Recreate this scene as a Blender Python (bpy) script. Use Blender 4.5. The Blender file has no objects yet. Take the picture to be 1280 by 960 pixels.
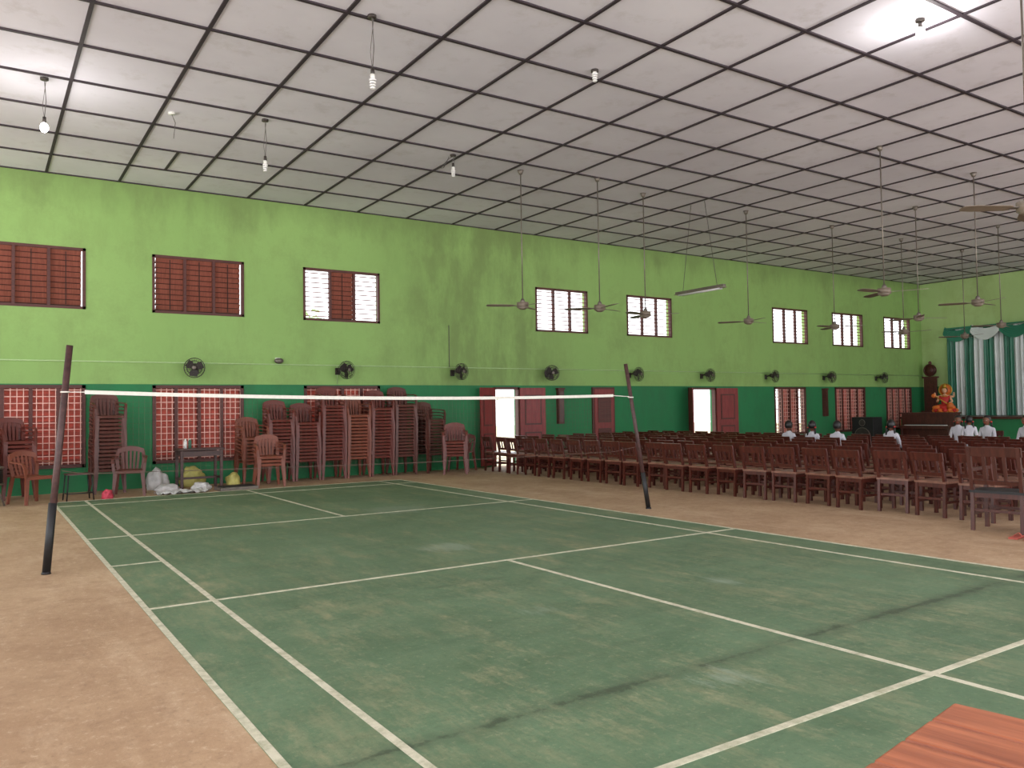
import bpy, bmesh, math, random
from mathutils import Vector, Matrix, noise as mnoise
random.seed(7)
scn=bpy.context.scene
D=bpy.data
WY=8.53; ZC=5.83; XR=28.4; XL=-8.0; YB=-12.0

# ------------------------------------------------------------------ materials
def lin(c):
    return tuple(((v/255)/12.92 if v/255<=.04045 else ((v/255+.055)/1.055)**2.4) for v in c)
class NT:
    def __init__(s,name):
        s.m=D.materials.new(name); s.m.use_nodes=True; s.t=s.m.node_tree; s.n=s.t.nodes
        s.b=s.n['Principled BSDF']; s.co=None
    def add(s,t,**k):
        n=s.n.new(t)
        for a,v in k.items(): setattr(n,a,v)
        return n
    def link(s,a,b): s.t.links.new(a,b)
    def coord(s):
        if not s.co: s.co=s.add('ShaderNodeTexCoord')
        return s.co.outputs['Object']
    def noise(s,scale,detail=4,rough=.6,stretch=None,dist=0):
        n=s.add('ShaderNodeTexNoise'); n.inputs['Scale'].default_value=scale; n.inputs['Detail'].default_value=detail
        n.inputs['Roughness'].default_value=rough; n.inputs['Distortion'].default_value=dist
        if stretch:
            mp=s.add('ShaderNodeMapping'); mp.inputs['Scale'].default_value=stretch[:3]
            if len(stretch)>3: mp.inputs['Rotation'].default_value=(0,0,stretch[3])
            s.link(s.coord(),mp.inputs['Vector']); s.link(mp.outputs[0],n.inputs['Vector'])
        else: s.link(s.coord(),n.inputs['Vector'])
        return n.outputs['Fac']
    def ramp(s,fac,a,b,ca=(0,0,0,1),cb=(1,1,1,1)):
        r=s.add('ShaderNodeValToRGB')
        if a>b: a,b,ca,cb=b,a,cb,ca
        r.color_ramp.elements[0].position=a; r.color_ramp.elements[1].position=b
        r.color_ramp.elements[0].color=ca; r.color_ramp.elements[1].color=cb
        s.link(fac,r.inputs[0]); return r.outputs[0]
    def math(s,op,a,b=None,c=None,clamp=False):
        n=s.add('ShaderNodeMath',operation=op,use_clamp=clamp)
        for i,v in enumerate((a,b,c)):
            if v is None: continue
            if isinstance(v,(int,float)): n.inputs[i].default_value=v
            else: s.link(v,n.inputs[i])
        return n.outputs[0]
    def mix(s,fac,a,b):
        n=s.add('ShaderNodeMix',data_type='RGBA')
        for i,v in ((0,fac),(6,a),(7,b)):
            if isinstance(v,(int,float)): n.inputs[i].default_value=v
            elif isinstance(v,tuple): n.inputs[i].default_value=(*v[:3],1)
            else: s.link(v,n.inputs[i])
        return n.outputs[2]
    def out(s,col,rough=.7,bump=None,bs=.3,bd=.01):
        if isinstance(col,tuple): s.b.inputs['Base Color'].default_value=(*col[:3],1)
        else: s.link(col,s.b.inputs['Base Color'])
        if isinstance(rough,(int,float)): s.b.inputs['Roughness'].default_value=rough
        else: s.link(rough,s.b.inputs['Roughness'])
        if bump is not None:
            b=s.add('ShaderNodeBump'); b.inputs['Strength'].default_value=bs; b.inputs['Distance'].default_value=bd
            s.link(bump,b.inputs['Height']); s.link(b.outputs[0],s.b.inputs['Normal'])
        return s.m
def M(name,rgb,rough=.6,var=.15,scale=8,metal=0,stretch=None,bs=.15,emit=0):
    t=NT(name); c=lin(rgb)
    n=t.noise(scale,4,.6,stretch)
    d=tuple(v*(1-var*1.6) for v in c); l=tuple(min(1,v*(1+var)) for v in c)
    col=t.ramp(n,.3,.7,(*d,1),(*l,1))
    t.out(col,rough,n,bs,.004); t.b.inputs['Metallic'].default_value=metal
    if emit:
        t.b.inputs['Emission Color'].default_value=(*c,1); t.b.inputs['Emission Strength'].default_value=emit
    return t.m

def floor_mat():
    t=NT('sandy_concrete'); a=t.noise(.55,6,.65); b=t.noise(5,8,.7); c=t.noise(70,3,.6); e=t.noise(1.8,8,.75,(1,.35,1,.4)); g=t.noise(18,6,.8)
    col=t.mix(t.ramp(a,.35,.65),lin((166,134,102)),lin((194,164,130)))
    col=t.mix(t.math('MULTIPLY',t.ramp(b,.48,.7),.5),col,lin((146,116,88)))
    col=t.mix(t.math('MULTIPLY',t.ramp(e,.5,.66),.5),col,lin((210,184,152)))
    col=t.mix(t.math('MULTIPLY',t.ramp(g,.55,.68),.55),col,lin((220,198,170)))
    col=t.mix(t.math('MULTIPLY',t.ramp(g,.45,.33),.45),col,lin((116,92,72)))
    col=t.mix(t.math('MULTIPLY',c,.28),col,lin((124,100,78)))
    return t.out(col,t.ramp(b,.2,.8,(.65,.65,.65,1),(.9,.9,.9,1)),t.math('ADD',b,t.math('MULTIPLY',c,.4)),.35,.012)
def court_mat():
    t=NT('worn_green_court_paint')
    a=t.noise(.8,8,.7,dist=.6); b=t.noise(4,8,.75); c=t.noise(55,4,.7); s1=t.noise(2.2,10,.82,(1,.3,1,.5)); s2=t.noise(2.4,7,.7,(.3,1.5,1,-.3)); s3=t.noise(7,8,.8,(1,.2,1,.15)); big=t.noise(.35,3,.5); g=t.noise(22,6,.8)
    col=t.mix(t.ramp(a,.35,.65),lin((78,106,76)),lin((98,128,96)))
    col=t.mix(t.math('MULTIPLY',t.ramp(b,.42,.72),.5),col,lin((118,140,106)))
    col=t.mix(t.math('MULTIPLY',t.ramp(s2,.48,.7),.4),col,lin((66,94,68)))
    dust=t.math('MULTIPLY',t.ramp(s3,.48,.68),t.ramp(big,.35,.6))
    col=t.mix(t.math('MULTIPLY',dust,.4),col,lin((154,150,114)))
    wear=t.math('MULTIPLY',t.ramp(s1,.5,.64),t.ramp(b,.34,.6))
    col=t.mix(t.math('MULTIPLY',wear,.5),col,lin((178,166,128)))
    col=t.mix(t.math('MULTIPLY',t.ramp(g,.56,.68),.4),col,lin((170,166,132)))
    col=t.mix(t.math('MULTIPLY',t.ramp(g,.45,.33),.35),col,lin((54,72,52)))
    col=t.mix(t.math('MULTIPLY',c,.3),col,lin((72,84,62)))
    sp=t.add('ShaderNodeSeparateXYZ'); t.link(t.coord(),sp.inputs[0]); X,Y=sp.outputs[0],sp.outputs[1]
    def bandf(v,c0,w,soft):
        d=t.math('ABSOLUTE',t.math('SUBTRACT',v,c0)); d=t.math('ADD',d,t.math('MULTIPLY',t.math('SUBTRACT',b,.5),.35))
        return t.math('DIVIDE',t.math('SUBTRACT',w,d),soft,clamp=True)
    yy=t.math('ADD',Y,t.math('MULTIPLY',X,-.02))
    col=t.mix(t.math('MULTIPLY',bandf(yy,-5.2,.12,.1),.5),col,lin((78,94,70)))
    col=t.mix(t.math('MULTIPLY',bandf(yy,-5.2,.02,.03),.6),col,lin((52,62,46)))
    col=t.mix(t.math('MULTIPLY',bandf(Y,-2.6,.02,.04),.3),col,lin((64,78,58)))
    for (px,py,r,k) in ((2.17,-5.38,.17,.4),(3.9,-3.78,.16,.45),(2.2,-3.68,.12,.4),(2.95,-1.0,.3,.4),(3.9,2.2,.5,.25)):
        dx=t.math('SUBTRACT',X,px); dy=t.math('SUBTRACT',Y,py)
        d=t.math('SQRT',t.math('ADD',t.math('MULTIPLY',dx,dx),t.math('MULTIPLY',dy,dy)))
        d=t.math('ADD',d,t.math('MULTIPLY',t.math('SUBTRACT',s3,.5),1.0))
        col=t.mix(t.math('MULTIPLY',t.math('DIVIDE',t.math('SUBTRACT',r,d),.16,clamp=True),k),col,lin((156,168,150)))
    return t.out(col,t.ramp(b,.2,.8,(.5,.5,.5,1),(.8,.8,.8,1)),t.math('ADD',b,t.math('MULTIPLY',c,.4)),.3,.01)
def line_mat():
    t=NT('worn_white_line_paint'); b=t.noise(9,6,.75); c=t.noise(50,3,.6)
    col=t.mix(t.ramp(b,.44,.72),lin((210,206,182)),lin((146,150,120)))
    col=t.mix(t.math('MULTIPLY',c,.25),col,lin((150,144,120)))
    return t.out(col,.85)
def wall_mat(name,ca,cb,stain,horiz=False):
    t=NT(name); a=t.noise(.35,5,.6); b=t.noise(1.6,8,.7,(1,1,.35)); c=t.noise(14,4,.6); d2=t.noise(.7,8,.75)
    col=t.mix(t.ramp(a,.35,.65),lin(ca),lin(cb))
    col=t.mix(t.math('MULTIPLY',t.ramp(b,.48,.72),.5),col,lin(stain))
    col=t.mix(t.math('MULTIPLY',t.ramp(d2,.48,.66),.4),col,tuple(v*.78 for v in lin(stain)))
    sp=t.add('ShaderNodeSeparateXYZ'); t.link(t.coord(),sp.inputs[0])
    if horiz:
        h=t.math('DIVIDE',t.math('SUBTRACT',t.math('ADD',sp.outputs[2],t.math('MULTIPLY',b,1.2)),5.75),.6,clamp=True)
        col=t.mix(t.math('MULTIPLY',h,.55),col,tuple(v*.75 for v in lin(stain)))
        d=t.math('ABSOLUTE',t.math('SUBTRACT',sp.outputs[0],9.2))
        d=t.math('DIVIDE',t.math('SUBTRACT',4.4,t.math('ADD',d,t.math('MULTIPLY',b,2.8))),1.4,clamp=True)
        col=t.mix(t.math('MULTIPLY',t.math('MULTIPLY',d,t.ramp(b,.33,.6)),.6),col,tuple(v*.78 for v in lin(stain)))
    return t.out(col,.75,c,.12,.01)
def ceil_mat():
    t=NT('ceiling_panels'); a=t.noise(.3,5,.6); b=t.noise(2.2,7,.7)
    col=t.mix(t.ramp(a,.35,.65),lin((208,205,216)),lin((226,224,234)))
    col=t.mix(t.math('MULTIPLY',t.ramp(b,.54,.76),.45),col,lin((170,163,162)))
    return t.out(col,.85)
def wood(name,a,b,rough=.4,scale=3,st=(1,1,12)):
    t=NT(name); n=t.noise(scale,6,.6,st,dist=.4)
    return t.out(t.mix(t.ramp(n,.3,.7),lin(a),lin(b)),rough,n,.15,.004)

m_floor=floor_mat(); m_court=court_mat(); m_line=line_mat()
m_wall=wall_mat('light_green_wall_paint',(138,176,100),(148,186,108),(124,148,86),True)
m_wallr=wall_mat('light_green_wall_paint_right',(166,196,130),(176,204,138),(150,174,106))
m_dado=wall_mat('dark_green_dado_paint',(30,116,68),(44,130,80),(46,98,64))
m_ceil=ceil_mat(); m_batten=M('dark_ceiling_batten',(52,42,50),.7)
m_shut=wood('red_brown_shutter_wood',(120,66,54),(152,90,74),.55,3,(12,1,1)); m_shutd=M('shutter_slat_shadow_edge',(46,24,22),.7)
m_frame=wood('dark_frame_wood',(70,34,30),(92,46,40),.55)
m_chair=wood('polished_mahogany',(58,25,20),(92,42,32),.32,4,(6,6,1))
m_chair2=wood('dark_polished_wood',(58,28,22),(86,44,34),.35,4,(6,6,1))
m_seat=wood('worn_seat_wood',(108,72,58),(148,106,88),.35,5,(1,10,1))
m_desk=wood('orange_varnished_wood',(128,66,42),(182,108,72),.45,2.5,(14,1,1)); m_gap=M('dark_plank_gap',(60,30,20),.8)
m_plA=M('red_brown_plastic',(104,47,38),.38,.1,5)
m_plB=M('faded_brown_plastic',(90,48,40),.4,.1,5)
m_plC=M('orange_brown_plastic',(126,68,50),.42,.1,5)
m_pole=M('dark_painted_pole',(72,46,44),.5,.3,20); m_black=M('black_rubber',(26,26,28),.5,.2,10)
m_tape=M('white_net_tape',(228,224,214),.8,.05,30); m_thread=M('brown_net_thread',(90,70,60),.8)
m_steel=M('grey_fan_metal',(120,112,104),.4,.15,10,.5); m_fanblade=M('fan_blade_paint',(124,112,98),.45,.15,6)
m_darkfan=M('dark_fan_plastic',(52,45,42),.45,.2,10); m_white=M('white_plastic',(225,225,220),.5,.04,10)
m_conduit=M('painted_conduit',(168,196,140),.6,.08,10)
m_wire=M('wire_grey',(92,88,86),.6); m_bulb=M('lit_bulb_glass',(255,250,240),.3,.01,2,emit=30)
m_cfl=M('white_cfl_glass',(235,235,235),.3,.02,2)
m_grille=M('pink_window_grille',(226,182,170),.6,.1,10); m_redlouver=M('red_lit_louver',(186,96,84),.6,.15,6)
m_door=wood('red_door_paint',(112,38,40),(138,52,50),.5,3,(8,8,1))
m_curtG=M('green_satin',(20,112,84),.35,.1,3); m_curtW=M('white_satin',(206,214,212),.35,.05,3)
m_skin=M('brown_skin',(118,76,56),.55,.05,10); m_hair=M('black_hair',(18,15,15),.45,.2,60,stretch=(1,1,.1))
m_cloth=M('white_uniform_cotton',(196,196,204),.8,.04,14); m_skirt=M('blue_grey_skirt',(180,184,198),.8,.05,10)
m_gold=M('gold_paint',(206,160,60),.35,.15,10,.6); m_red=M('red_silk',(196,44,40),.5,.1,10); m_orange=M('orange_silk',(230,120,50),.5,.1,10)
m_statskin=M('statue_face_paint',(232,180,140),.5,.05,10)
m_sackW=M('white_plastic_sack',(196,194,192),.6,.12,12,bs=.5); m_sackY=M('yellow_sack',(190,182,104),.6,.15,12,bs=.5); m_sackP=M('pink_cloth',(196,66,84),.7,.15,12,bs=.5)
m_dtable=wood('dark_table_wood',(52,34,34),(80,52,48),.45)
m_bottle=M('green_bottle_plastic',(70,120,100),.25,.05,5)
m_ground=M('outdoor_sand_ground',(214,196,160),.9,.1,.5); m_leaf=M('tree_leaves',(160,184,140),.7,.2,3,bs=.6); m_trunk=M('tree_bark',(170,156,140),.9,.2,8,bs=.6)
m_shoe=M('pink_slipper',(176,84,70),.6)

# ------------------------------------------------------------------ mesh builder
class MB:
    def __init__(s): s.bm=bmesh.new(); s.mats=[]
    def mi(s,m):
        if m not in s.mats: s.mats.append(m)
        return s.mats.index(m)
    def _fin(s,geom,m,smooth=False):
        i=s.mi(m)
        fs=set()
        for v in geom:
            for f in v.link_faces: fs.add(f)
        for f in fs: f.material_index=i; f.smooth=smooth
    def box(s,c,sz,m,rot=None):
        r=bmesh.ops.create_cube(s.bm,size=1.0)
        mt=Matrix.Translation(c)@(rot.to_4x4() if rot else Matrix.Identity(4))@Matrix.Diagonal((*sz,1))
        bmesh.ops.transform(s.bm,matrix=mt,verts=r['verts']); s._fin(r['verts'],m); return r['verts']
    def b2(s,a,b,m):
        return s.box([(a[i]+b[i])/2 for i in range(3)],[abs(b[i]-a[i]) for i in range(3)],m)
    def cyl(s,a,b,r1,m,r2=None,seg=10,smooth=True):
        a=Vector(a);b=Vector(b);d=b-a
        if r2 is None: r2=r1
        r=bmesh.ops.create_cone(s.bm,cap_ends=True,segments=seg,radius1=r1,radius2=r2,depth=d.length)
        mt=Matrix.Translation((a+b)/2)@d.to_track_quat('Z','Y').to_matrix().to_4x4()
        bmesh.ops.transform(s.bm,matrix=mt,verts=r['verts']); s._fin(r['verts'],m,smooth)
    def sph(s,c,sc,m,seg=12,rings=8,rot=None):
        r=bmesh.ops.create_uvsphere(s.bm,u_segments=seg,v_segments=rings,radius=1)
        if isinstance(sc,(int,float)): sc=(sc,)*3
        mt=Matrix.Translation(c)@(rot.to_4x4() if rot else Matrix.Identity(4))@Matrix.Diagonal((*sc,1))
        bmesh.ops.transform(s.bm,matrix=mt,verts=r['verts']); s._fin(r['verts'],m,True); return r['verts']
    def ring(s,c,R,r,m,axis='Y',seg=20,k=5):
        c=Vector(c); vs=[]
        for i in range(seg):
            a=2*math.pi*i/seg; row=[]
            for j in range(k):
                q=2*math.pi*j/k; rr=R+r*math.cos(q); h=r*math.sin(q)
                p=Vector((rr*math.cos(a),h,rr*math.sin(a))) if axis=='Y' else (Vector((h,rr*math.cos(a),rr*math.sin(a))) if axis=='X' else Vector((rr*math.cos(a),rr*math.sin(a),h)))
                row.append(s.bm.verts.new(c+p))
            vs.append(row)
        i0=s.mi(m)
        for i in range(seg):
            for j in range(k):
                f=s.bm.faces.new((vs[i][j],vs[(i+1)%seg][j],vs[(i+1)%seg][(j+1)%k],vs[i][(j+1)%k])); f.material_index=i0; f.smooth=True
    def ribbon(s,pts,wv,t,m,smooth=True):
        pts=[Vector(p) for p in pts]; n=len(pts)
        wvs=[Vector(w) for w in wv] if isinstance(wv[0],(tuple,list,Vector)) else [Vector(wv)]*n
        rows=[]
        for i,p in enumerate(pts):
            tg=(pts[min(i+1,n-1)]-pts[max(i-1,0)]).normalized(); w=wvs[i]*.5
            nn=tg.cross(w).normalized()*t*.5
            rows.append([s.bm.verts.new(p+w+nn),s.bm.verts.new(p-w+nn),s.bm.verts.new(p-w-nn),s.bm.verts.new(p+w-nn)])
        i0=s.mi(m); fs=[]
        for i in range(n-1):
            for j in range(4):
                fs.append(s.bm.faces.new((rows[i][j],rows[i][(j+1)%4],rows[i+1][(j+1)%4],rows[i+1][j])))
        fs.append(s.bm.faces.new(rows[0][::-1])); fs.append(s.bm.faces.new(rows[-1]))
        for f in fs: f.material_index=i0
    def mesh(s,name):
        bmesh.ops.recalc_face_normals(s.bm,faces=s.bm.faces[:])
        me=D.meshes.new(name); s.bm.to_mesh(me); s.bm.free()
        for m in s.mats: me.materials.append(m)
        return me
    def obj(s,name,parent=None,loc=(0,0,0),rz=0,bevel=0):
        o=D.objects.new(name,s.mesh(name)); scn.collection.objects.link(o)
        o.location=loc; o.rotation_euler=(0,0,rz)
        if parent: o.parent=parent
        if bevel:
            b=o.modifiers.new('bevel','BEVEL'); b.width=bevel; b.segments=2; b.limit_method='ANGLE'
        return o
def inst(name,me,loc,rz=0,parent=None,scale=1):
    o=D.objects.new(name,me); scn.collection.objects.link(o); o.location=loc; o.rotation_euler=(0,0,rz); o.scale=(scale,)*3
    if parent: o.parent=parent
    return o
def empty(name,loc=(0,0,0),rz=0):
    o=D.objects.new(name,None); scn.collection.objects.link(o); o.location=loc; o.rotation_euler=(0,0,rz); o.empty_display_size=.1; return o

# ------------------------------------------------------------------ shell
b=MB(); b.b2((XL,YB,-.1),(XR+.2,WY+.22,0),m_floor); b.obj('floor')
b=MB(); b.b2((XL,YB,ZC),(XR+.2,WY+.22,ZC+.1),m_ceil); b.obj('ceiling')
UP=[(-1.1,.64),(1.78,3.52),(4.76,6.52),(10.8,12.49),(13.86,15.56),(19.94,21.69),(23.0,24.72),(25.98,27.63)]
UZ=(3.36,4.49)
LW=[(-1.1,.64),(1.78,3.5),(4.76,6.5),(19.94,21.5),(23.05,24.75),(26.0,27.6)]; LZ=(.45,1.96)
DR=[(9.5,10.25),(16.15,17.28)]; DZ=1.94
UP2=[(-6.9,-5.2),(-4.0,-2.3)]
def wall_boxes(b,openings,x0,x1,z0,z1,m):
    xs=sorted({x0,x1,*[v for o in openings for v in o[:2]]}); zs=sorted({z0,z1,*[v for o in openings for v in o[2:]]})
    xs=[v for v in xs if x0<=v<=x1]; zs=[v for v in zs if z0<=v<=z1]
    for i in range(len(xs)-1):
        run=None
        for j in range(len(zs)-1):
            cx=(xs[i]+xs[i+1])/2; cz=(zs[j]+zs[j+1])/2
            hole=any(o[0]<cx<o[1] and o[2]<cz<o[3] for o in openings)
            if not hole:
                if run is None: run=zs[j]
            if hole or j==len(zs)-2:
                if run is not None:
                    e=zs[j] if hole else zs[j+1]
                    b.b2((xs[i],WY,run),(xs[i+1],WY+.22,e),m); run=None
ops=[(a,c,*UZ) for a,c in UP+UP2]
lo=[(a,c,*LZ) for a,c in LW+UP2]+[(a,c,0,DZ) for a,c in DR]
b=MB(); wall_boxes(b,ops,XL,XR+.2,1.98,ZC,m_wall); wall_boxes(b,lo,XL,XR+.2,0,1.98,m_dado); b.obj('wall_back')
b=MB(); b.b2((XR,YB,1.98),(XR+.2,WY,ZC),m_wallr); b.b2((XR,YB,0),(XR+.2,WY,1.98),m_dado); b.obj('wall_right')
b=MB()
x=0.0
while x>XL: x-=1.2
x+=1.2
while x<XR:
    b.b2((x-.022,YB,ZC-.018),(x+.022,WY,ZC),m_batten); x+=1.2
y=WY-.01; k=0
while y>YB:
    b.b2((XL,y-.022,ZC-.02),(XR,y+.022,ZC),m_batten); y-=1.2
b.b2((1.78,WY-2.4,ZC-.018),(1.82,WY-1.2,ZC),m_batten)
b.b2((XR-.03,YB,ZC-.03),(XR,WY,ZC),m_batten)
b.obj('ceiling_grid_battens')

# ------------------------------------------------------------------ court
ct=empty('badminton_court')
b=MB(); b.b2((-.02,-6.72,0),(6.12,6.72,.004),m_court); b.obj('painted_surface',ct)
b=MB(); w=.02
for x in (0,.46,5.64,6.1): b.b2((x-w,-6.7,.004),(x+w,6.7,.0065),m_line)
for y in (-6.7,-5.94,-1.98,1.98,5.94,6.7): b.b2((0,y-w,.004),(6.1,y+w,.007),m_line)
for y0,y1 in ((-6.7,-1.98),(1.98,6.7)): b.b2((3.05-w,y0,.004),(3.05+w,y1,.0068),m_line)
b.b2((0,-w,.004),(.46,w,.0068),m_line)
b.obj('painted_lines',ct)

# ------------------------------------------------------------------ windows
def upper_window(i,x0,x1,modes):
    e=empty('window_%d'%i,((x0+x1)/2,WY+.1,0)); W=x1-x0; z0,z1=UZ
    b=MB(); hx=W/2; f=.05
    b.b2((-hx,-.115,z0),(-hx+f,-.02,z1),m_frame); b.b2((hx-f,-.115,z0),(hx,-.02,z1),m_frame)
    b.b2((-hx,-.115,z1-f),(hx,-.02,z1),m_frame); b.b2((-hx,-.115,z0),(hx,-.02,z0+f),m_frame)
    pw=(W-2*f)/3
    for k in (1,2): b.b2((-hx+f+pw*k-.025,-.11,z0),(-hx+f+pw*k+.025,-.03,z1),m_frame)
    b.obj('frame',e)
    b=MB()
    for k,md in enumerate(modes):
        xa=-hx+f+pw*k+.02; xb=xa+pw-.04
        n=10
        st=(z1-z0-2*f)/n
        for j in range(n):
            z=z0+f+st*(j+.5)
            if md=='c':
                R=Matrix.Rotation(-math.radians(55),3,'X')
                b.box(((xa+xb)/2,-.03,z+.012),(xb-xa,.108,.012),m_shut,R)
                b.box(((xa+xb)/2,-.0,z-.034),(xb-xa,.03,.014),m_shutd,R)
            else:
                b.box(((xa+xb)/2,-.05,z),(xb-xa,.055,.022),m_shut,Matrix.Rotation(math.radians(8),3,'X'))
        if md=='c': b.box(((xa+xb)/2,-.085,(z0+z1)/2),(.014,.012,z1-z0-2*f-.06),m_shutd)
    b.obj('louvers',e)
modes=['ccc','ccc','oco','ooo','ooo','ooo','ooo','ooo']
for i,((a,c),md) in enumerate(zip(UP,modes)): upper_window(i+1,a,c,md)
for i,(a,c) in enumerate(UP2): upper_window(20+i,a,c,'ccc')
def lower_window(i,x0,x1,style):
    e=empty('window_%d'%i,((x0+x1)/2,WY+.1,0)); W=x1-x0; z0,z1=LZ; hx=W/2; f=.06
    b=MB()
    b.b2((-hx,-.12,z0),(-hx+f,.06,z1),m_frame); b.b2((hx-f,-.12,z0),(hx,.06,z1),m_frame)
    b.b2((-hx,-.12,z1-f),(hx,.06,z1),m_frame); b.b2((-hx,-.12,z0),(hx,.06,z0+f),m_frame)
    for k in (1,2,3): b.b2((-hx+W*k/4-.03,-.1,z0),(-hx+W*k/4+.03,.05,z1),m_frame)
    b.obj('frame',e)
    b=MB()
    for k in range(4):
        xa=-hx+W*k/4+.03; xb=-hx+W*(k+1)/4-.03
        op= style=='mixed' and k in (0,3)
        n=14
        for j in range(n):
            z=z0+f+(z1-z0-2*f)*(j+.5)/n
            b.box(((xa+xb)/2,.02,z),(xb-xa,.07 if op else .12,.01),m_redlouver if not op else m_shut,Matrix.Rotation(math.radians(-5 if op else -62),3,'X'))
    b.obj('louvers',e)
    b=MB()
    k=0; xx=-hx+.06
    while xx<hx-.05:
        b.b2((xx-.007,-.085,z0),(xx+.007,-.073,z1),m_grille); xx+=.1
    zz=z0+.1
    while zz<z1: b.b2((-hx+.03,-.083,zz-.007),(hx-.03,-.075,zz+.007),m_grille); zz+=.12
    b.obj('iron_grille',e)
for i,(a,c) in enumerate(LW): lower_window(9+i,a,c,'mixed' if i==3 else 'red')
for i,(a,c) in enumerate(UP2): lower_window(30+i,a,c,'red')
def door(i,x0,x1,ll,rl,la,ra):
    e=empty('door_%d'%i,(x0,WY,0)); W=x1-x0
    b=MB(); b.b2((0,-.03,0),(.05,.1,DZ),m_frame); b.b2((W-.05,-.03,0),(W,.1,DZ),m_frame); b.b2((0,-.03,DZ-.06),(W,.1,DZ),m_frame); b.obj('frame',e)
    def leaf(nm,w,hx,ang,sgn):
        b=MB(); s=sgn
        b.box((s*w/2,0,DZ/2-.01),(w,.035,DZ-.06),m_door)
        for zc,h in ((.5,.6),(1.35,.75)):
            b.box((s*w/2,-.022,zc),(w*.66,.012,h),m_frame)
            b.box((s*w/2,-.028,zc),(w*.56,.012,h-.08),m_door)
        o=b.obj(nm,e,(hx,-.05,0.02)); o.rotation_euler=(0,0,ang)
    if ll: leaf('left_leaf',ll,0,la,-1)
    if rl: leaf('right_leaf',rl,W,ra,1)
door(1,9.5,10.25,.55,.72,math.radians(20),math.radians(-6))
door(2,16.15,17.28,.55,.82,math.radians(55),math.radians(-6))
e=empty('door_3',(12.95,WY,0)); b=MB(); b.b2((-.38,-.05,0),(.38,0,DZ),m_frame); b.b2((-.33,-.07,.02),(.33,-.03,DZ-.05),m_door)
b.b2((-.22,-.085,.2),(.22,-.06,.85),m_frame); b.b2((-.22,-.085,1.0),(.22,-.06,1.75),m_frame); b.obj('leaf',e)
for X in (11.5,22.45):
    b=MB(); b.b2((-.09,-.1,1.0),(.09,0,1.88),m_frame); b.b2((-.07,-.115,1.05),(.07,-.1,1.83),m_chair2); b.b2((-.11,-.12,1.88),(.11,0,1.92),m_frame); b.obj('wooden_wall_box',None,(X,WY,0))

b=MB(); b.cyl((XL,WY-.015,2.4),(XR,WY-.015,2.4),.012,m_conduit,seg=6)
b.cyl((5.5,WY-.012,2.4),(5.5,WY-.012,2.0),.01,m_conduit,seg=6); b.cyl((8.28,WY-.012,2.4),(8.28,WY-.012,3.4),.008,m_wire,seg=6)
b.obj('trim_1')

# wall fans
def wallfan_mesh():
    b=MB(); z=0
    b.box((0,-.02,-.02),(.12,.04,.16),m_darkfan); b.cyl((0,-.03,0),(0,-.2,.05),.02,m_darkfan)
    b.cyl((0,-.17,.04),(0,-.3,.0),.06,m_darkfan,.07,12)
    c=Vector((0,-.34,0))
    for R,dy in ((.21,0),(.205,.04),(.205,-.05),(.15,-.075),(.09,-.085),(.15,.06)): b.ring(c+Vector((0,dy,0)),R,.005,m_darkfan)
    for i in range(24):
        a=2*math.pi*i/24; u=Vector((math.cos(a),0,math.sin(a)))
        b.cyl(c+u*.03+Vector((0,-.09,0)),c+u*.15+Vector((0,-.075,0)),.002,m_darkfan,seg=4); b.cyl(c+u*.15+Vector((0,-.075,0)),c+u*.21,.002,m_darkfan,seg=4)
        b.cyl(c+u*.06+Vector((0,.06,0)),c+u*.21,.002,m_darkfan,seg=4)
    for i in range(3):
        a=2*math.pi*i/3+.4; u=Vector((math.cos(a),0,math.sin(a))); v=Vector((-math.sin(a),.35,math.cos(a)))
        b.ribbon([c+u*.03,c+u*.1,c+u*.18],[v*.07,v*.17,v*.15],.004,m_darkfan)
    b.sph(c+Vector((0,-.09,0)),(.045,.02,.045),m_steel)
    return b.mesh('wall_fan')
wf=wallfan_mesh()
for i,X in enumerate((2.58,5.5,8.35,11.12,13.9,16.7,19.55,22.45,25.4)):
    inst('wall_fan',wf,(X,WY,2.29),(-.3,.35,.3,-.2,.3,.2,.3,.1,.2)[i],None,.92)
b=MB(); b.sph((0,-.1,0),(.1,.06,.06),m_steel); b.cyl((0,0,.02),(0,-.08,.02),.03,m_darkfan); b.box((0,-.01,.02),(.1,.02,.1),m_white); b.obj('bulkhead_lamp',None,(4.2,WY,2.47))

# ceiling fans
def ceilfan_mesh(L):
    b=MB(); b.cyl((0,0,0),(0,0,-.08),.06,m_steel,.03,14); b.cyl((0,0,-.05),(0,0,-L),.011,m_steel,seg=8)
    b.cyl((0,0,-L+.1),(0,0,-L+.02),.025,m_steel,.06,14); b.cyl((0,0,-L+.03),(0,0,-L-.06),.11,m_fanblade,.11,18); b.cyl((0,0,-L-.06),(0,0,-L-.1),.11,m_fanblade,.05,18)
    for i in range(3):
        a=2*math.pi*i/3; u=Vector((math.cos(a),math.sin(a),0)); v=Vector((-math.sin(a),math.cos(a),.15)); c=Vector((0,0,-L-.03))
        b.ribbon([c+u*.1,c+u*.2],v*.05,.008,m_steel)
        b.ribbon([c+u*.17,c+u*.22,c+u*.55,c+u*.66,c+u*.68],[v*.08,v*.13,v*.15,v*.12,v*.06],.006,m_fanblade)
    return b.mesh('ceiling_fan')
cf=ceilfan_mesh(2.5)
for i,(X,Y) in enumerate([(7.4,4.1),(8.95,3.75),(10.5,4.15),(13.6,4.1),(16.7,4.05),(19.8,4.1),(22.9,4.1),(12.0,-.2),(15.1,-.2),(18.2,-.2),(21.3,-.2),(24.4,-.2),(7.7,-4.42),(16.7,1.9),(20.4,1.9)]):
    a=random.uniform(0,2)
    if i==12: a=2.57
    inst('ceiling_fan',cf,(X,Y,ZC),a)
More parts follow.
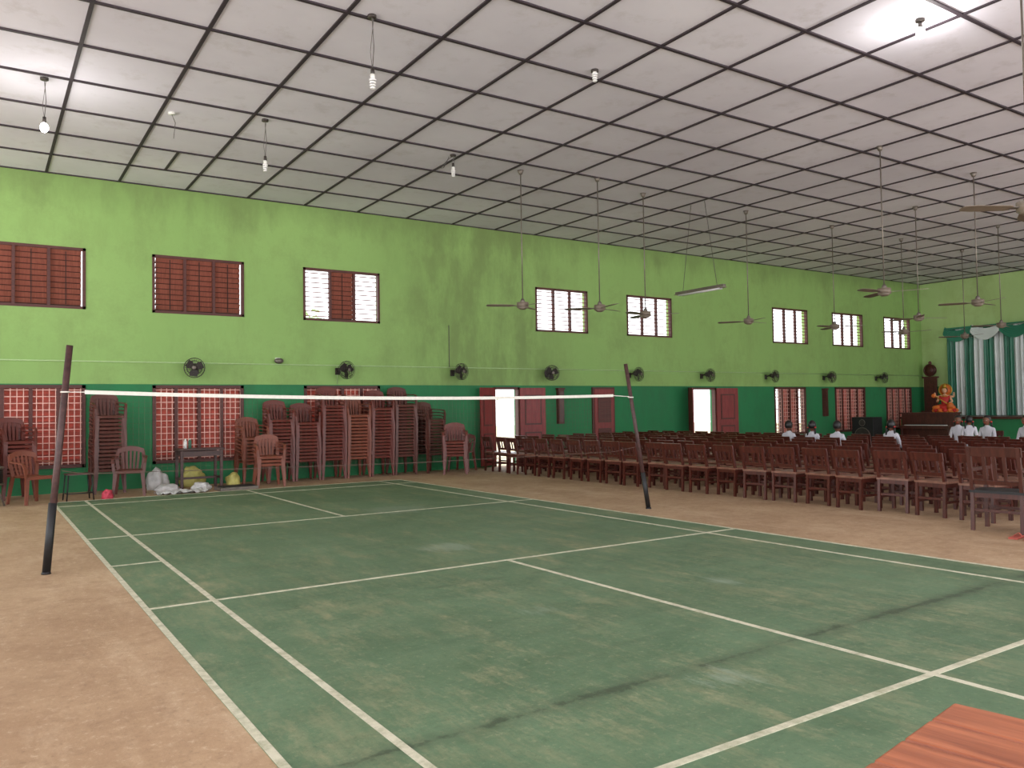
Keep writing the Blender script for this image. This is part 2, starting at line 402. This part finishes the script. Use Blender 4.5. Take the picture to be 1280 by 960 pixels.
b=MB(); b.box((0,0,0),(.09,1.4,.05),m_steel); b.box((0,0,-.035),(.16,1.4,.012),m_fanblade)
b.cyl((0.04,-.6,-.055),(0.04,.6,-.055),.014,m_cfl); b.cyl((-.04,-.6,-.055),(-.04,.6,-.055),.014,m_cfl)
for y in (-.5,.5): b.cyl((0,y,.02),(0,y*.4,ZC-3.93),.006,m_wire,seg=5)
b.obj('fluorescent_light_fitting',None,(12.1,4.15,3.93))
def bulb(X,Y,drop,lit,junk=False,energy=30):
    e=empty('hanging_bulb' if lit else 'hanging_cfl_bulb',(X,Y,ZC))
    b=MB(); b.cyl((0,0,0),(0,0,-.03),.05,m_darkfan,seg=12)
    b.ribbon([(0,0,-.02),(.02,0,-drop*.5),(0,0,-drop+.08)],(0.009,0,0),.007,m_wire); b.ribbon([(.02,0,-.02),(-.02,0.01,-drop*.6),(0,0,-drop+.08)],(0.006,0,0),.005,m_wire)
    b.cyl((0,0,-drop+.1),(0,0,-drop+.02),.02,m_darkfan,.026,10); b.obj('cord',e)
    b=MB()
    if lit: b.sph((0,0,-drop-.04),(.05,.05,.065),m_bulb)
    else:
        b.cyl((0,0,-drop+.03),(0,0,-drop-.02),.028,m_white)
        for k in range(4): b.ring((0,0,-drop-.035-.03*k),.03-.003*k,.012,m_cfl,'Z',12)
    b.obj('bulb',e)
    if junk:
        b=MB(); b.ribbon([(0,0,-.02),(-.1,0,-.1),(-.22,.05,-.26),(-.16,.05,-.24),(-.08,0,-.05)],(0,.01,0),.008,m_darkfan); b.obj('loose_wire',e)
    if lit:
        L=D.lights.new('bulb_light','POINT'); L.energy=energy; L.shadow_soft_size=.08; L.color=(1,.97,.92)
        o=D.objects.new('light',L); scn.collection.objects.link(o); o.parent=e; o.location=(0,0,-drop-.22)
bulb(-.3,3.85,.62,True,False,34); bulb(2.67,.06,.7,False); bulb(2.6,3.9,.66,False); bulb(5.87,3.93,.25,False,True); bulb(8.1,-3.16,.12,True,False,34); bulb(5.75,-.1,.02,False)
b=MB(); b.cyl((0,0,0),(0,0,-.03),.05,m_white,seg=12); b.ribbon([(0,0,-.02),(.05,0,-.15),(.03,.02,-.38)],(.009,0,0),.007,m_wire); b.obj('ceiling_rose_with_cord',None,(1.35,4.3,ZC))

# ------------------------------------------------------------------ net and posts
e=empty('badminton_net_post',(-.5,0,0)); b=MB(); b.cyl((0,0,0),(.18,0,2.02),.03,m_pole,.028,12); b.cyl((0,0,0),(.05,0,.62),.034,m_black,.034,12); b.cyl((0,0,0),(0,0,.02),.04,m_black,.036,12); b.ring((.145,0,1.6),.033,.008,m_tape,'Z'); b.obj('pole',e)
e=empty('badminton_net_post',(6.63,0,0)); b=MB(); b.cyl((0,0,0),(-.36,0,1.97),.028,m_pole,.026,12); b.cyl((0,0,0),(-.09,0,.5),.032,m_black,.032,12); b.cyl((0,0,0),(0,0,.02),.04,m_black,.036,12); b.ring((-.28,0,1.52),.033,.008,m_tape,'Z'); b.obj('pole',e)
e=empty('badminton_net',(0,0,0))
def nz(x,top=True):
    u=(x+.2)/6.24; s=-.045*4*u*(1-u); return 1.6+(1.545-1.6)*u+s
b=MB(); pts=[(-.2+6.24*i/24,0,nz(-.2+6.24*i/24)) for i in range(25)]
b.ribbon(pts,(0,0,.035),.006,m_tape)
b.ribbon([(-.33,0,1.6),(-.2,0,nz(-.2))],(0,0,.008),.006,m_tape); b.ribbon([(6.04,0,nz(6.04)),(6.32,0,1.53)],(0,0,.008),.006,m_tape)
b.obj('top_tape',e)
b=MB(); x=-.2
while x<6.03:
    b.box((x,0,nz(x)-.38),(.0011,.0011,.74),m_thread); x+=.05
for j in range(15):
    b.ribbon([(-.2+6.24*i/12,0,nz(-.2+6.24*i/12)-.03-.05*j) for i in range(13)],(0,0,.0011),.0011,m_thread)
b.ribbon([(-.38,0,.9),(-.2,0,.86),(3,0,.8),(6.03,0,.8),(6.43,0,.85)],(0,0,.005),.004,m_thread)
b.obj('mesh_netting',e)

# ------------------------------------------------------------------ plastic chairs
def plastic(b,m,off=(0,0,0)):
    o=Vector(off); P=lambda *l:[o+Vector(p) for p in l]
    b.ribbon(P((0,.21,.44),(0,.1,.425),(0,-.05,.425),(0,-.17,.435),(0,-.215,.43),(0,-.235,.39)),[(.38,0,0),(.40,0,0),(.43,0,0),(.45,0,0),(.45,0,0),(.44,0,0)],.014,m)
    for x in (-.13,-.065,0,.065,.13):
        b.ribbon(P((x*.8,.2,.43),(x*.95,.245,.6),(x,.285,.78)),(.036,0,0),.01,m)
    for s in (-1,1):
        b.ribbon(P((s*.19,.19,.42),(s*.215,.225,.62),(s*.2,.27,.76)),(.055,0,0),.02,m)
        b.ribbon(P((s*.215,.23,.67),(s*.255,.1,.665),(s*.265,-.1,.655),(s*.26,-.19,.635),(s*.25,-.225,.56),(s*.235,-.235,.42)),(.045,.01,0),.016,m)
        b.ribbon(P((s*.21,-.215,.43),(s*.245,-.25,0)),[(.065,0,0),(.04,0,0)],.035,m)
        b.ribbon(P((s*.19,.2,.44),(s*.235,.265,0)),[(.06,0,0),(.04,0,0)],.035,m)
    arc=[]
    for i in range(7):
        u=-1+2*i/6; arc.append((u*.215,.285-.03*u*u,.80-.05*u*u))
    b.ribbon(P(*arc),(0,.015,.085),.014,m)
def stack(n,m,loc,rz=0,name='stacked_plastic_chairs',dz=.068):
    b=MB()
    for i in range(n): plastic(b,m,(random.uniform(-.006,.006),-.004*i+random.uniform(-.004,.004),dz*i))
    return b.obj(name,None,loc,rz)
stack(15,m_plB,(.93,8.02,0),.1); stack(1,m_plB,(1.2,7.25,0),-.2,'plastic_armchair')
stack(9,m_plA,(-.5,7.95,0),.3); stack(1,m_plC,(-.28,6.9,0),.5,'plastic_armchair')
stack(9,m_plA,(-1.15,7.6,0),.2)
stack(8,m_plC,(3.5,8.0,0),.1); stack(13,m_plA,(4.05,8.08,0)); stack(12,m_plA,(4.6,8.08,0)); stack(17,m_plA,(5.15,8.08,0)); stack(14,m_plC,(5.7,8.08,0)); stack(16,m_plA,(6.25,8.1,0)); stack(17,m_plB,(6.8,8.1,0))
stack(3,m_plC,(3.62,7.25,0),-.1) ; stack(12,m_plB,(7.5,8.1,0),.2); stack(5,m_plA,(7.72,7.3,0),-.5)
stack(1,m_plA,(8.25,7.9,0),-.9,'plastic_armchair')

b=MB(); b.box((0,0,.74),(.8,.55,.03),m_dtable)
for sx in (-1,1):
    for sy in (-1,1): b.box((sx*.35,sy*.23,.36),(.05,.05,.72),m_dtable)
b.box((0,-.23,.66),(.7,.025,.1),m_dtable); b.box((0,.23,.66),(.7,.025,.1),m_dtable); b.box((-.35,0,.2),(.03,.46,.04),m_dtable); b.box((.35,0,.2),(.03,.46,.04),m_dtable); b.box((0,0,.2),(.7,.03,.04),m_dtable)
b.obj('wooden_table',None,(2.45,7.7,0),0,.004)
for k,(x,y) in enumerate(((2.2,7.65),(2.3,7.75))):
    b=MB(); b.cyl((0,0,0),(0,0,.13),.03,m_bottle if k else m_white,.03,14); b.cyl((0,0,.13),(0,0,.16),.03,m_bottle if k else m_white,.013,14); b.cyl((0,0,.16),(0,0,.18),.014,m_white,.014,10); b.obj('water_bottle',None,(x,y,.7555))
def sack(name,loc,sc,m,seed):
    b=MB(); r=bmesh.ops.create_icosphere(b.bm,subdivisions=4,radius=1)
    for v in r['verts']:
        n=mnoise.noise(v.co*1.6+Vector((seed,0,0)))*.28+mnoise.noise(v.co*5+Vector((seed,3,0)))*.08
        v.co*=1+n; v.co=Vector((v.co.x*sc[0],v.co.y*sc[1],max(v.co.z,-.55)*sc[2]+.55*sc[2]))
    b._fin(r['verts'],m,True); return b.obj(name,None,loc)
sack('white_plastic_sack',(1.78,8.05,0),(.2,.18,.24),m_sackW,1); sack('white_plastic_sack',(2.4,7.3,0),(.16,.13,.1),m_sackW,2)
sack('yellow_sack',(3.05,7.62,0),(.14,.16,.17),m_sackY,3); sack('white_plastic_sack',(1.85,7.45,0),(.2,.16,.09),m_sackW,5)
sack('pink_cloth_bundle',(.8,6.85,0),(.09,.09,.1),m_sackP,6); sack('yellow_sack',(2.45,8.27,0),(.22,.13,.24),m_sackY,8)
b=MB(); N=40; g=[[b.bm.verts.new((-.45+.9*i/N,-.18+.36*j/16,.012+.07*max(0,mnoise.noise(Vector((i*.22,j*.28,2)))+.25)+.02*abs(mnoise.noise(Vector((i*.6,j*.7,5)))))) for j in range(17)] for i in range(N+1)]
k=b.mi(m_sackW)
for i in range(N):
    for j in range(16):
        f=b.bm.faces.new((g[i][j],g[i+1][j],g[i+1][j+1],g[i][j+1])); f.smooth=True
b.obj('crumpled_white_sheet',None,(2.0,6.9,0),.05)
b=MB(); b.box((0,0,.03),(.7,.35,.06),m_steel); b.box((0,0,.07),(.6,.3,.02),m_black); b.obj('folded_tarpaulin',None,(2.95,6.98,0),.1,.01)
b=MB()
for sx in (-1,1):
    for sy in (-1,1): b.cyl((sx*.2,sy*.16,0),(sx*.17,sy*.14,.42),.011,m_black,seg=8)
    b.cyl((sx*.19,-.15,.12),(sx*.19,.15,.12),.009,m_black,seg=8)
b.box((0,0,.43),(.38,.32,.02),m_dtable); b.cyl((-.19,-.15,.12),(.19,-.15,.12),.009,m_black,seg=8); b.obj('metal_frame_stool',None,(.38,6.95,0),.1)
b=MB(); b.cyl((0,0,.35),(0,0,.6),.3,m_black,.3,24); b.ring((0,0,.6),.3,.02,m_steel,'Z',24); b.ring((0,0,.35),.3,.02,m_steel,'Z',24); b.cyl((0,0,.6),(0,0,.605),.29,m_black,.29,24)
for a in (0,2.1,4.2): b.cyl((.2*math.cos(a),.2*math.sin(a),.36),(.32*math.cos(a),.32*math.sin(a),0),.013,m_steel,seg=8)
b.obj('drum_on_stand',None,(-.98,6.75,0))

# ------------------------------------------------------------------ wooden chairs
def wood_chair(arms=False,m=m_chair):
    b=MB(); H=.78 if not arms else .9; sh=.42; w=.2 if not arms else .26
    b.box((0,-.01,sh),(w*2+.02,.42,.028),m_seat if not arms else m_black)
    for s in (-1,1):
        b.box((s*(w-.02),-.18,sh/2),(.038,.038,sh),m)
        b.ribbon([(s*(w-.02),.2,0),(s*(w-.02),.18,sh),(s*(w-.02),.26,H)],(.036,0,0),.036,m)
        b.box((s*(w-.02),0,.18),(.02,.36,.03),m); b.box((s*(w-.02),0,.38),(.022,.36,.05),m)
        if arms:
            b.box((s*(w-.02),-.18,.53),(.04,.04,.24),m); b.box((s*(w-.02),0,.655),(.06,.46,.03),m)
    b.box((0,-.18,.38),(w*2-.04,.022,.05),m); b.box((0,.18,.38),(w*2-.04,.022,.05),m); b.box((0,-.18,.22),(w*2-.04,.02,.03),m); b.box((0,.185,.22),(w*2-.04,.02,.03),m)
    R=Matrix.Rotation(-.22,3,'X')
    yb=lambda z:.18+.08*(z-sh)/(H-sh)
    b.box((0,yb(H-.05),H-.05),(w*2+.02,.022,.1),m,R); b.box((0,yb(sh+.1),sh+.1),(w*2-.04,.02,.045),m,R)
    for x in (-.1,0,.1): b.ribbon([(x,yb(sh+.1),sh+.1),(x,yb(H-.08),H-.08)],(.035,0,0),.014,m)
    return b.mesh('wooden_chair')
wc=wood_chair()
rows=[8.85,9.7,10.55,11.4,12.25,13.1,13.95]
slots=[-4.4+.535*i for i in range(23)]
for r,X in enumerate(rows):
    for k,Y in enumerate(slots):
        if r==0 and Y<-3.4: continue
        inst('wooden_chair',wc,(X+random.uniform(-.06,.06),Y+random.uniform(-.015,.015),0),math.pi/2+random.uniform(-.09,.09))
wa=wood_chair(True,m_chair2)
inst('wooden_armchair',wa,(8.2,-3.85,0),math.pi/2+.1)
inst('wooden_armchair',wa,(8.35,-4.75,0),math.pi/2-.15)
e=empty('slippers',(7.75,-4.3,0))
for k,(dx,dy,rz) in enumerate(((0,0,.3),(.02,.13,.1))):
    b=MB(); b.box((0,0,.01),(.24,.08,.02),m_shoe); b.ribbon([(.02,-.04,.02),(.05,0,.05),(.02,.04,.02)],(.03,0,0),.006,m_shoe); b.obj('slipper_%d'%(k+1),e,(dx,dy,0),rz,.008)

# foreground desk
ang=math.atan2(.166,.986)
e=empty('orange_wooden_desk',(.716,-7.315,0),ang)
b=MB()
for k in range(5): b.box((-.066-.134*k,-.5,.737),(.128,1.0,.026),m_desk)
o=b.obj('plank_top',e,bevel=.006)
b=MB()
for x in (-.08,-.58):
    for y in (-.08,-.9): b.box((x,y,.362),(.05,.05,.724),m_desk)
    b.box((x,-.49,.68),(.025,.8,.08),m_desk)
for y in (-.08,-.9): b.box((-.33,y,.68),(.48,.025,.08),m_desk)
for k in range(4): b.box((-.133-.134*k,-.5,.727),(.012,.98,.006),m_gap)
b.obj('legs_and_apron',e)

# ------------------------------------------------------------------ stage end
e=empty('stage_platform',(0,0,0)); b=MB(); b.b2((25.6,-8,0),(XR-.02,7.75,.85),m_dado); b.b2((25.5,-8,.85),(XR-.02,7.75,.92),m_chair2); b.obj('platform',e)
b=MB(); Y0,Y1=7.5,-6.0; n=600; zt=4.0; rowsv=[]
zl=[.93,1.6,2.3,3.0,zt]
for i in range(n+1):
    u=i/n; y=Y0+(Y1-Y0)*u; d=.05*math.sin(u*13.5*2*math.pi/.17)+.02*math.sin(u*61)
    rowsv.append([b.bm.verts.new((XR-.16+d*(1 if z<3.9 else .6),y,z)) for z in zl])
ig,iw=b.mi(m_curtG),b.mi(m_curtW)
for i in range(n):
    y=Y0+(Y1-Y0)*(i+.5)/n; st=int((Y0-y)/.32)%2
    for j in range(len(zl)-1):
        f=b.bm.faces.new((rowsv[i][j],rowsv[i+1][j],rowsv[i+1][j+1],rowsv[i][j+1])); f.material_index=ig if st==0 else iw; f.smooth=True
for k in range(14):
    ya=Y0-k*.96; m=m_curtG if k%2==0 else m_curtW
    for q in range(5):
        pts=[]
        for i in range(9):
            t=i/8; pts.append((XR-.28-.03*q,ya-.96*t,zt+.06-.05*q-(.16+.03*q)*4*t*(1-t)))
        b.ribbon(pts,(0,0,.09),.03,m)
b.b2((XR-.34,Y1,zt),(XR-.01,Y0,zt+.06),m_curtG)
b.obj('stage_curtain')
b=MB(); b.box((0,0,.65),(.08,.46,1.3),m_frame); b.box((-.03,0,.65),(.06,.38,1.15),m_chair2); b.box((0,0,.05),(.3,.6,.1),m_frame); b.box((0,0,1.32),(.14,.56,.06),m_frame)
b.cyl((-.05,0,1.58),(.04,0,1.58),.22,m_frame,seg=24); b.ring((-.05,0,1.58),.2,.03,m_chair2,'X',24); b.sph((-.06,0,1.58),(.03,.1,.1),m_chair2); b.sph((0,0,1.84),(.05,.06,.08),m_frame)
for k in range(6): b.box((-.065,0,.25+.16*k),(.01,.3,.05),m_frame)
b.obj('carved_wooden_plaque',None,(XR-.25,8.1,1.0))
b=MB(); b.b2((XR-.5,7.82,0),(XR-.02,8.4,.96),m_frame); b.b2((XR-.53,7.8,.96),(XR-.02,8.42,1.0),m_chair2); b.obj('wooden_pedestal')
b=MB(); b.box((0,0,.48),(.5,.75,.96),m_black); b.cyl((-.25,0,.35),(-.27,0,.35),.27,m_darkfan,seg=24); b.ring((-.265,0,.35),.27,.015,m_steel,'X',24); b.cyl((-.25,0,.78),(-.27,0,.78),.1,m_darkfan,seg=20); b.ring((-.265,0,.78),.1,.01,m_steel,'X'); b.sph((-.265,0,.35),(.03,.09,.09),m_steel)
b.obj('loudspeaker',None,(23.0,7.35,0),0,.01)
b=MB(); b.box((.12,0,.52),(.36,1.7,1.04),m_chair2); b.box((-.14,0,.62),(.3,1.6,.1),m_chair2); b.box((-.16,0,.68),(.2,1.3,.02),m_white)
for i in range(30): b.box((-.12,-.62+.043*i,.7),(.1,.018,.02),m_black)
for s in (-1,1): b.box((-.25,s*.74,.3),(.06,.06,.6),m_chair2)
b.box((.1,0,1.06),(.42,1.78,.04),m_frame); b.obj('upright_piano',None,(24.2,6.0,0),0,.006)

# ------------------------------------------------------------------ people
def skinmesh(name,nodes,edges,radii,sub=1,matf=None,mats=()):
    me=D.meshes.new(name); me.from_pydata([Vector(n) for n in nodes],edges,[]); me.update()
    o=D.objects.new(name,me); scn.collection.objects.link(o)
    sk=o.modifiers.new('s','SKIN'); 
    lay=me.skin_vertices[0].data if me.skin_vertices else None
    if lay is None:
        bpy.context.view_layer.objects.active=o; lay=me.skin_vertices[0].data
    for i,r in enumerate(radii): lay[i].radius=(r,r) if isinstance(r,(int,float)) else r
    lay[0].use_root=True; sk.use_smooth_shade=True
    ss=o.modifiers.new('ss','SUBSURF'); ss.levels=sub; ss.render_levels=sub
    bpy.context.view_layer.update()
    ev=o.evaluated_get(bpy.context.evaluated_depsgraph_get()); m2=D.meshes.new_from_object(ev)
    D.objects.remove(o)
    m2.materials.clear()
    for m in mats: m2.materials.append(m)
    for p in m2.polygons:
        p.use_smooth=True
        if matf: p.material_index=matf(p.center)
    return m2
def body(seated):
    if seated:
        N=[(0,.02,.53),(0,.03,.68),(0,.02,.85),(0,0,.97),(0,-.01,1.03)]
        R=[(.105),(.095),(.11),(.05),(.045)]
        legs=lambda s:[(s*.07,0,.52),(s*.085,-.36,.52),(s*.085,-.37,.09),(s*.09,-.49,.04)]
        arms=lambda s:[(s*.13,.01,.91),(s*.17,-.03,.70),(s*.11,-.24,.62),(s*.10,-.31,.60)]
    else:
        N=[(0,0,.72),(0,0,.86),(0,0,1.0),(0,0,1.11),(0,-.01,1.16)]
        R=[.1,.085,.1,.045,.042]
        legs=lambda s:[(s*.07,0,.68),(s*.075,-.01,.38),(s*.075,.01,.07),(s*.085,-.1,.035)]
        arms=lambda s:[(s*.125,0,1.05),(s*.16,.01,.85),(s*.17,-.05,.67),(s*.17,-.07,.61)]
    E=[(0,1),(1,2),(2,3),(3,4)]
    for s in (-1,1):
        k=len(N); N+=legs(s); R+=[.08,.055,.035,.025]; E+=[(0,k),(k,k+1),(k+1,k+2),(k+2,k+3)]
        k=len(N); N+=arms(s); R+=[.052,.036,.026,.026]; E+=[(2,k),(k,k+1),(k+1,k+2),(k+2,k+3)]
    def mf(c):
        if seated:
            if c.z>1.0: return 0
            if c.z<.40: return 0
            if c.y<-.12 and c.z>.56 : return 0
            if c.z<.6: return 2
            return 1
        if c.z>1.13 or c.z<.42: return 0
        if abs(c.x)>.12 and c.z<.88: return 0
        return 2 if c.z<.78 else 1
    return skinmesh('body',N,E,R,2,mf,(m_skin,m_cloth,m_skirt)),N
def headmesh(zc,female=True):
    b=MB()
    vs=b.sph((0,-.012,zc),(.072,.088,.108),m_skin,20,14)
    for v in vs:
        p=v.co
        if p.z<zc-.03 and p.y<0: p.x*=.85
        if p.y<-.07 and abs(p.x)<.02 and -.03<p.z-zc<.01: p.y-=.016
    for s in (-1,1):
        b.sph((s*.028,-.085,zc+.005),(.013,.008,.008),m_white,8,6); b.sph((s*.028,-.092,zc+.005),(.006,.004,.006),m_hair,8,6)
        b.box((s*.028,-.09,zc+.028),(.028,.008,.005),m_hair); b.sph((s*.073,.0,zc-.005),(.01,.02,.028),m_skin,8,6)
    b.sph((0,-.09,zc-.05),(.022,.008,.008),m_red,8,6)
    vs=b.sph((0,.008,zc+.02),(.084,.098,.108),m_hair,20,14)
    for v in vs:
        if v.co.y<-.04 and v.co.z<zc+.06: v.co.y=-.03; 
        if v.co.z<zc-.05: v.co.z=zc-.05
    if female:
        for s in (-1,1):
            b.cyl((s*.075,.03,zc-.02),(s*.09,.05,zc-.2),.024,m_hair,.014,8); b.sph((s*.078,.03,zc-.03),(.028,.028,.018),m_red,8,6)
    return b.mesh('head')
def handmesh(N,s):
    b=MB()
    w=Vector(N[5+(0 if s<0 else 8)+6]); h=Vector(N[5+(0 if s<0 else 8)+7]); d=(h-w).normalized()
    side=Vector((1,0,0)); up=side.cross(d).normalized(); base=h+d*.01
    for k,L in enumerate((.042,.05,.047,.036)):
        o=base+side*(-.021+.014*k); mid=o+d*L*.55; b.cyl(o-d*.02,mid,.0085,m_skin,.008,7); b.sph(mid,.008,m_skin,7,5); b.cyl(mid,mid+(d*.8-up*.5*(1 if up.z>0 else -1)).normalized()*L*.5,.008,m_skin,.006,7)
    o=w+d*.03-side*s*.018; b.cyl(o,o+(d*.7-side*s*.7).normalized()*.04,.01,m_skin,.008,7)
    return b.mesh('hand')
bs,Ns=body(True); bt,Nt=body(False)
hs=headmesh(1.11,True); hsm=headmesh(1.11,False); ht=headmesh(1.24,True)
def person(name,loc,rz,seat=True,fem=True,s=1.0):
    e=empty(name,loc,rz); e.scale=(s,s,s)
    inst('body',bs if seat else bt,(0,0,0),0,e); inst('head',(hs if fem else hsm) if seat else ht,(0,0,0),random.uniform(-.3,.3),e)
    for k in (-1,1):
        me=handmesh(Ns if seat else Nt,k); inst('left_hand' if k<0 else 'right_hand',me,(0,0,0),0,e)
def slotY(y): return min(slots,key=lambda v:abs(v-y))
for X,Y,f in ((12.25,2.1,0),(12.25,1.5,1),(12.25,1.0,0),(13.1,.45,1)):
    person('seated_student',(X-.02,slotY(Y),0.0),math.pi/2,True,bool(f),.88)
for X,Y,rz in ((16.6,1.05,-1.3),(16.4,.35,-1.5),(16.5,-.35,-1.7),(16.6,-1.0,-1.4)):
    inst('wooden_chair',wc,(X,Y,0),rz); person('seated_student',(X,Y,0),rz,True,True,.9)
person('standing_student',(15.6,.3,0),1.9,False,True,.82)

# ------------------------------------------------------------------ deity statue
e=empty('deity_statue',(26.6,6.75,.92),-math.pi/2+.25); 
b=MB(); b.cyl((0,0,0),(0,0,.18),.42,m_gold,.36,20); 
for i in range(14):
    a=2*math.pi*i/14; b.sph((.33*math.cos(a),.33*math.sin(a),.2),(.09,.09,.07),m_red if i%2 else m_orange,8,6)
b.sph((0,0,.3),(.34,.26,.13),m_red,16,10); b.sph((-.2,-.16,.3),(.17,.1,.08),m_orange,12,8); b.sph((.2,-.16,.3),(.17,.1,.08),m_orange,12,8)
b.obj('lotus_base',e)
Nn=[(0,0,.32),(0,0,.45),(0,0,.62),(0,0,.74),(0,0,.78)]; Rr=[.15,.1,.12,.045,.045]; Ee=[(0,1),(1,2),(2,3),(3,4)]
for pts in ([(-.14,0,.66),(-.24,-.04,.5),(-.16,-.2,.5)],[(.14,0,.66),(.24,-.04,.5),(.16,-.2,.44)],[(-.13,.02,.68),(-.28,.0,.66),(-.3,-.06,.82)],[(.13,.02,.68),(.28,.0,.66),(.3,-.06,.82)]):
    k=len(Nn); Nn+=pts; Rr+=[.05,.036,.026]; Ee+=[(2,k),(k,k+1),(k+1,k+2)]
inst('figure',skinmesh('figure',Nn,Ee,Rr,2,lambda c:(1 if (abs(c.x)<.17 and c.z<.7) else 0),(m_statskin,m_red)),(0,0,0),0,e)
b=MB(); b.sph((0,-.02,.88),(.075,.085,.1),m_statskin,16,12); b.sph((0,.03,.9),(.09,.09,.11),m_hair,14,10); b.cyl((0,0,.95),(0,0,1.12),.09,m_gold,.02,14); b.ring((0,.09,.9),.2,.02,m_gold,'Y',24); b.cyl((0,.1,.9),(0,.12,.9),.19,m_orange,seg=24)
for s in (-1,1): b.sph((s*.027,-.098,.89),(.011,.006,.007),m_hair,8,6)
b.sph((0,-.1,.835),(.02,.008,.008),m_red,8,6); b.ring((0,-.03,.68),.1,.015,m_gold,'Z'); b.obj('head_and_crown',e)
b=MB(); b.sph((.22,-.22,.36),(.11,.09,.11),m_orange,14,10); b.cyl((.2,-.22,.38),(-.34,-.2,.74),.02,m_gold,.016,8); b.sph((-.3,-.2,.7),(.07,.06,.07),m_orange,12,8); b.obj('veena',e)

# ------------------------------------------------------------------ outdoors
b=MB(); b.b2((-30,WY+.3,-.3),(60,60,-.2),m_ground); b.obj('outdoor_ground')
def tree(x,y,s,seed):
    e=empty('tree',(x,y,-.2)); b=MB(); b.cyl((0,0,0),(.2,0,2.2*s),.18,m_trunk,.1,10); b.cyl((.2,0,2.2*s),(-.6,.3,3.4*s),.09,m_trunk,.04,8); b.cyl((.2,0,2.2*s),(1,.2,3.3*s),.09,m_trunk,.04,8); b.obj('trunk',e)
    b=MB(); rnd=random.Random(seed)
    for k in range(260):
        a=rnd.uniform(0,6.28); r=rnd.uniform(0,1.7)*s; z=rnd.uniform(2.4,4.6)*s; c=Vector((r*math.cos(a),r*math.sin(a),z))
        q=Matrix.Rotation(rnd.uniform(0,3),3,(rnd.random(),rnd.random(),rnd.random()+.1))
        b.box(c,(.35,.14,.01),m_leaf,q)
    b.obj('leaves',e)
for x,y,s,sd in ((9.0,24,1.3,1),(24,34,.9,2),(38,33,.8,3)): tree(x,y,s,sd)

# ------------------------------------------------------------------ world and camera
w=D.worlds.new('sky'); scn.world=w; w.use_nodes=True; nt=w.node_tree; bg=nt.nodes['Background']
tc=nt.nodes.new('ShaderNodeTexCoord'); sp=nt.nodes.new('ShaderNodeSeparateXYZ'); rp=nt.nodes.new('ShaderNodeValToRGB')
mp=nt.nodes.new('ShaderNodeMath'); mp.operation='MULTIPLY_ADD'; mp.inputs[1].default_value=.5; mp.inputs[2].default_value=.5
nt.links.new(tc.outputs['Generated'],sp.inputs[0]); nt.links.new(sp.outputs[2],mp.inputs[0]); nt.links.new(mp.outputs[0],rp.inputs[0]); nt.links.new(rp.outputs[0],bg.inputs[0])
rp.color_ramp.elements[0].position=.46; rp.color_ramp.elements[0].color=(1.0,.95,.92,1)
rp.color_ramp.elements[1].position=.54; rp.color_ramp.elements[1].color=(.68,.70,.73,1)
bg.inputs[1].default_value=4.5

yaw,pitch,roll=.5824,.0318,-.016
f=Vector((math.sin(yaw)*math.cos(pitch),math.cos(yaw)*math.cos(pitch),math.sin(pitch))); r=Vector((math.cos(yaw),-math.sin(yaw),0)); u=r.cross(f)
r2=r*math.cos(roll)+u*math.sin(roll); u2=u*math.cos(roll)-r*math.sin(roll)
cd=D.cameras.new('camera'); cam=D.objects.new('camera',cd); scn.collection.objects.link(cam); scn.camera=cam
mm=Matrix((( r2.x,u2.x,-f.x,-.9982),(r2.y,u2.y,-f.y,-8.248),(r2.z,u2.z,-f.z,1.3782),(0,0,0,1))); cam.matrix_world=mm
cd.lens=1011.93/1280*36; cd.sensor_width=36; cd.clip_start=.05; cd.clip_end=300
scn.view_settings.view_transform='Standard'
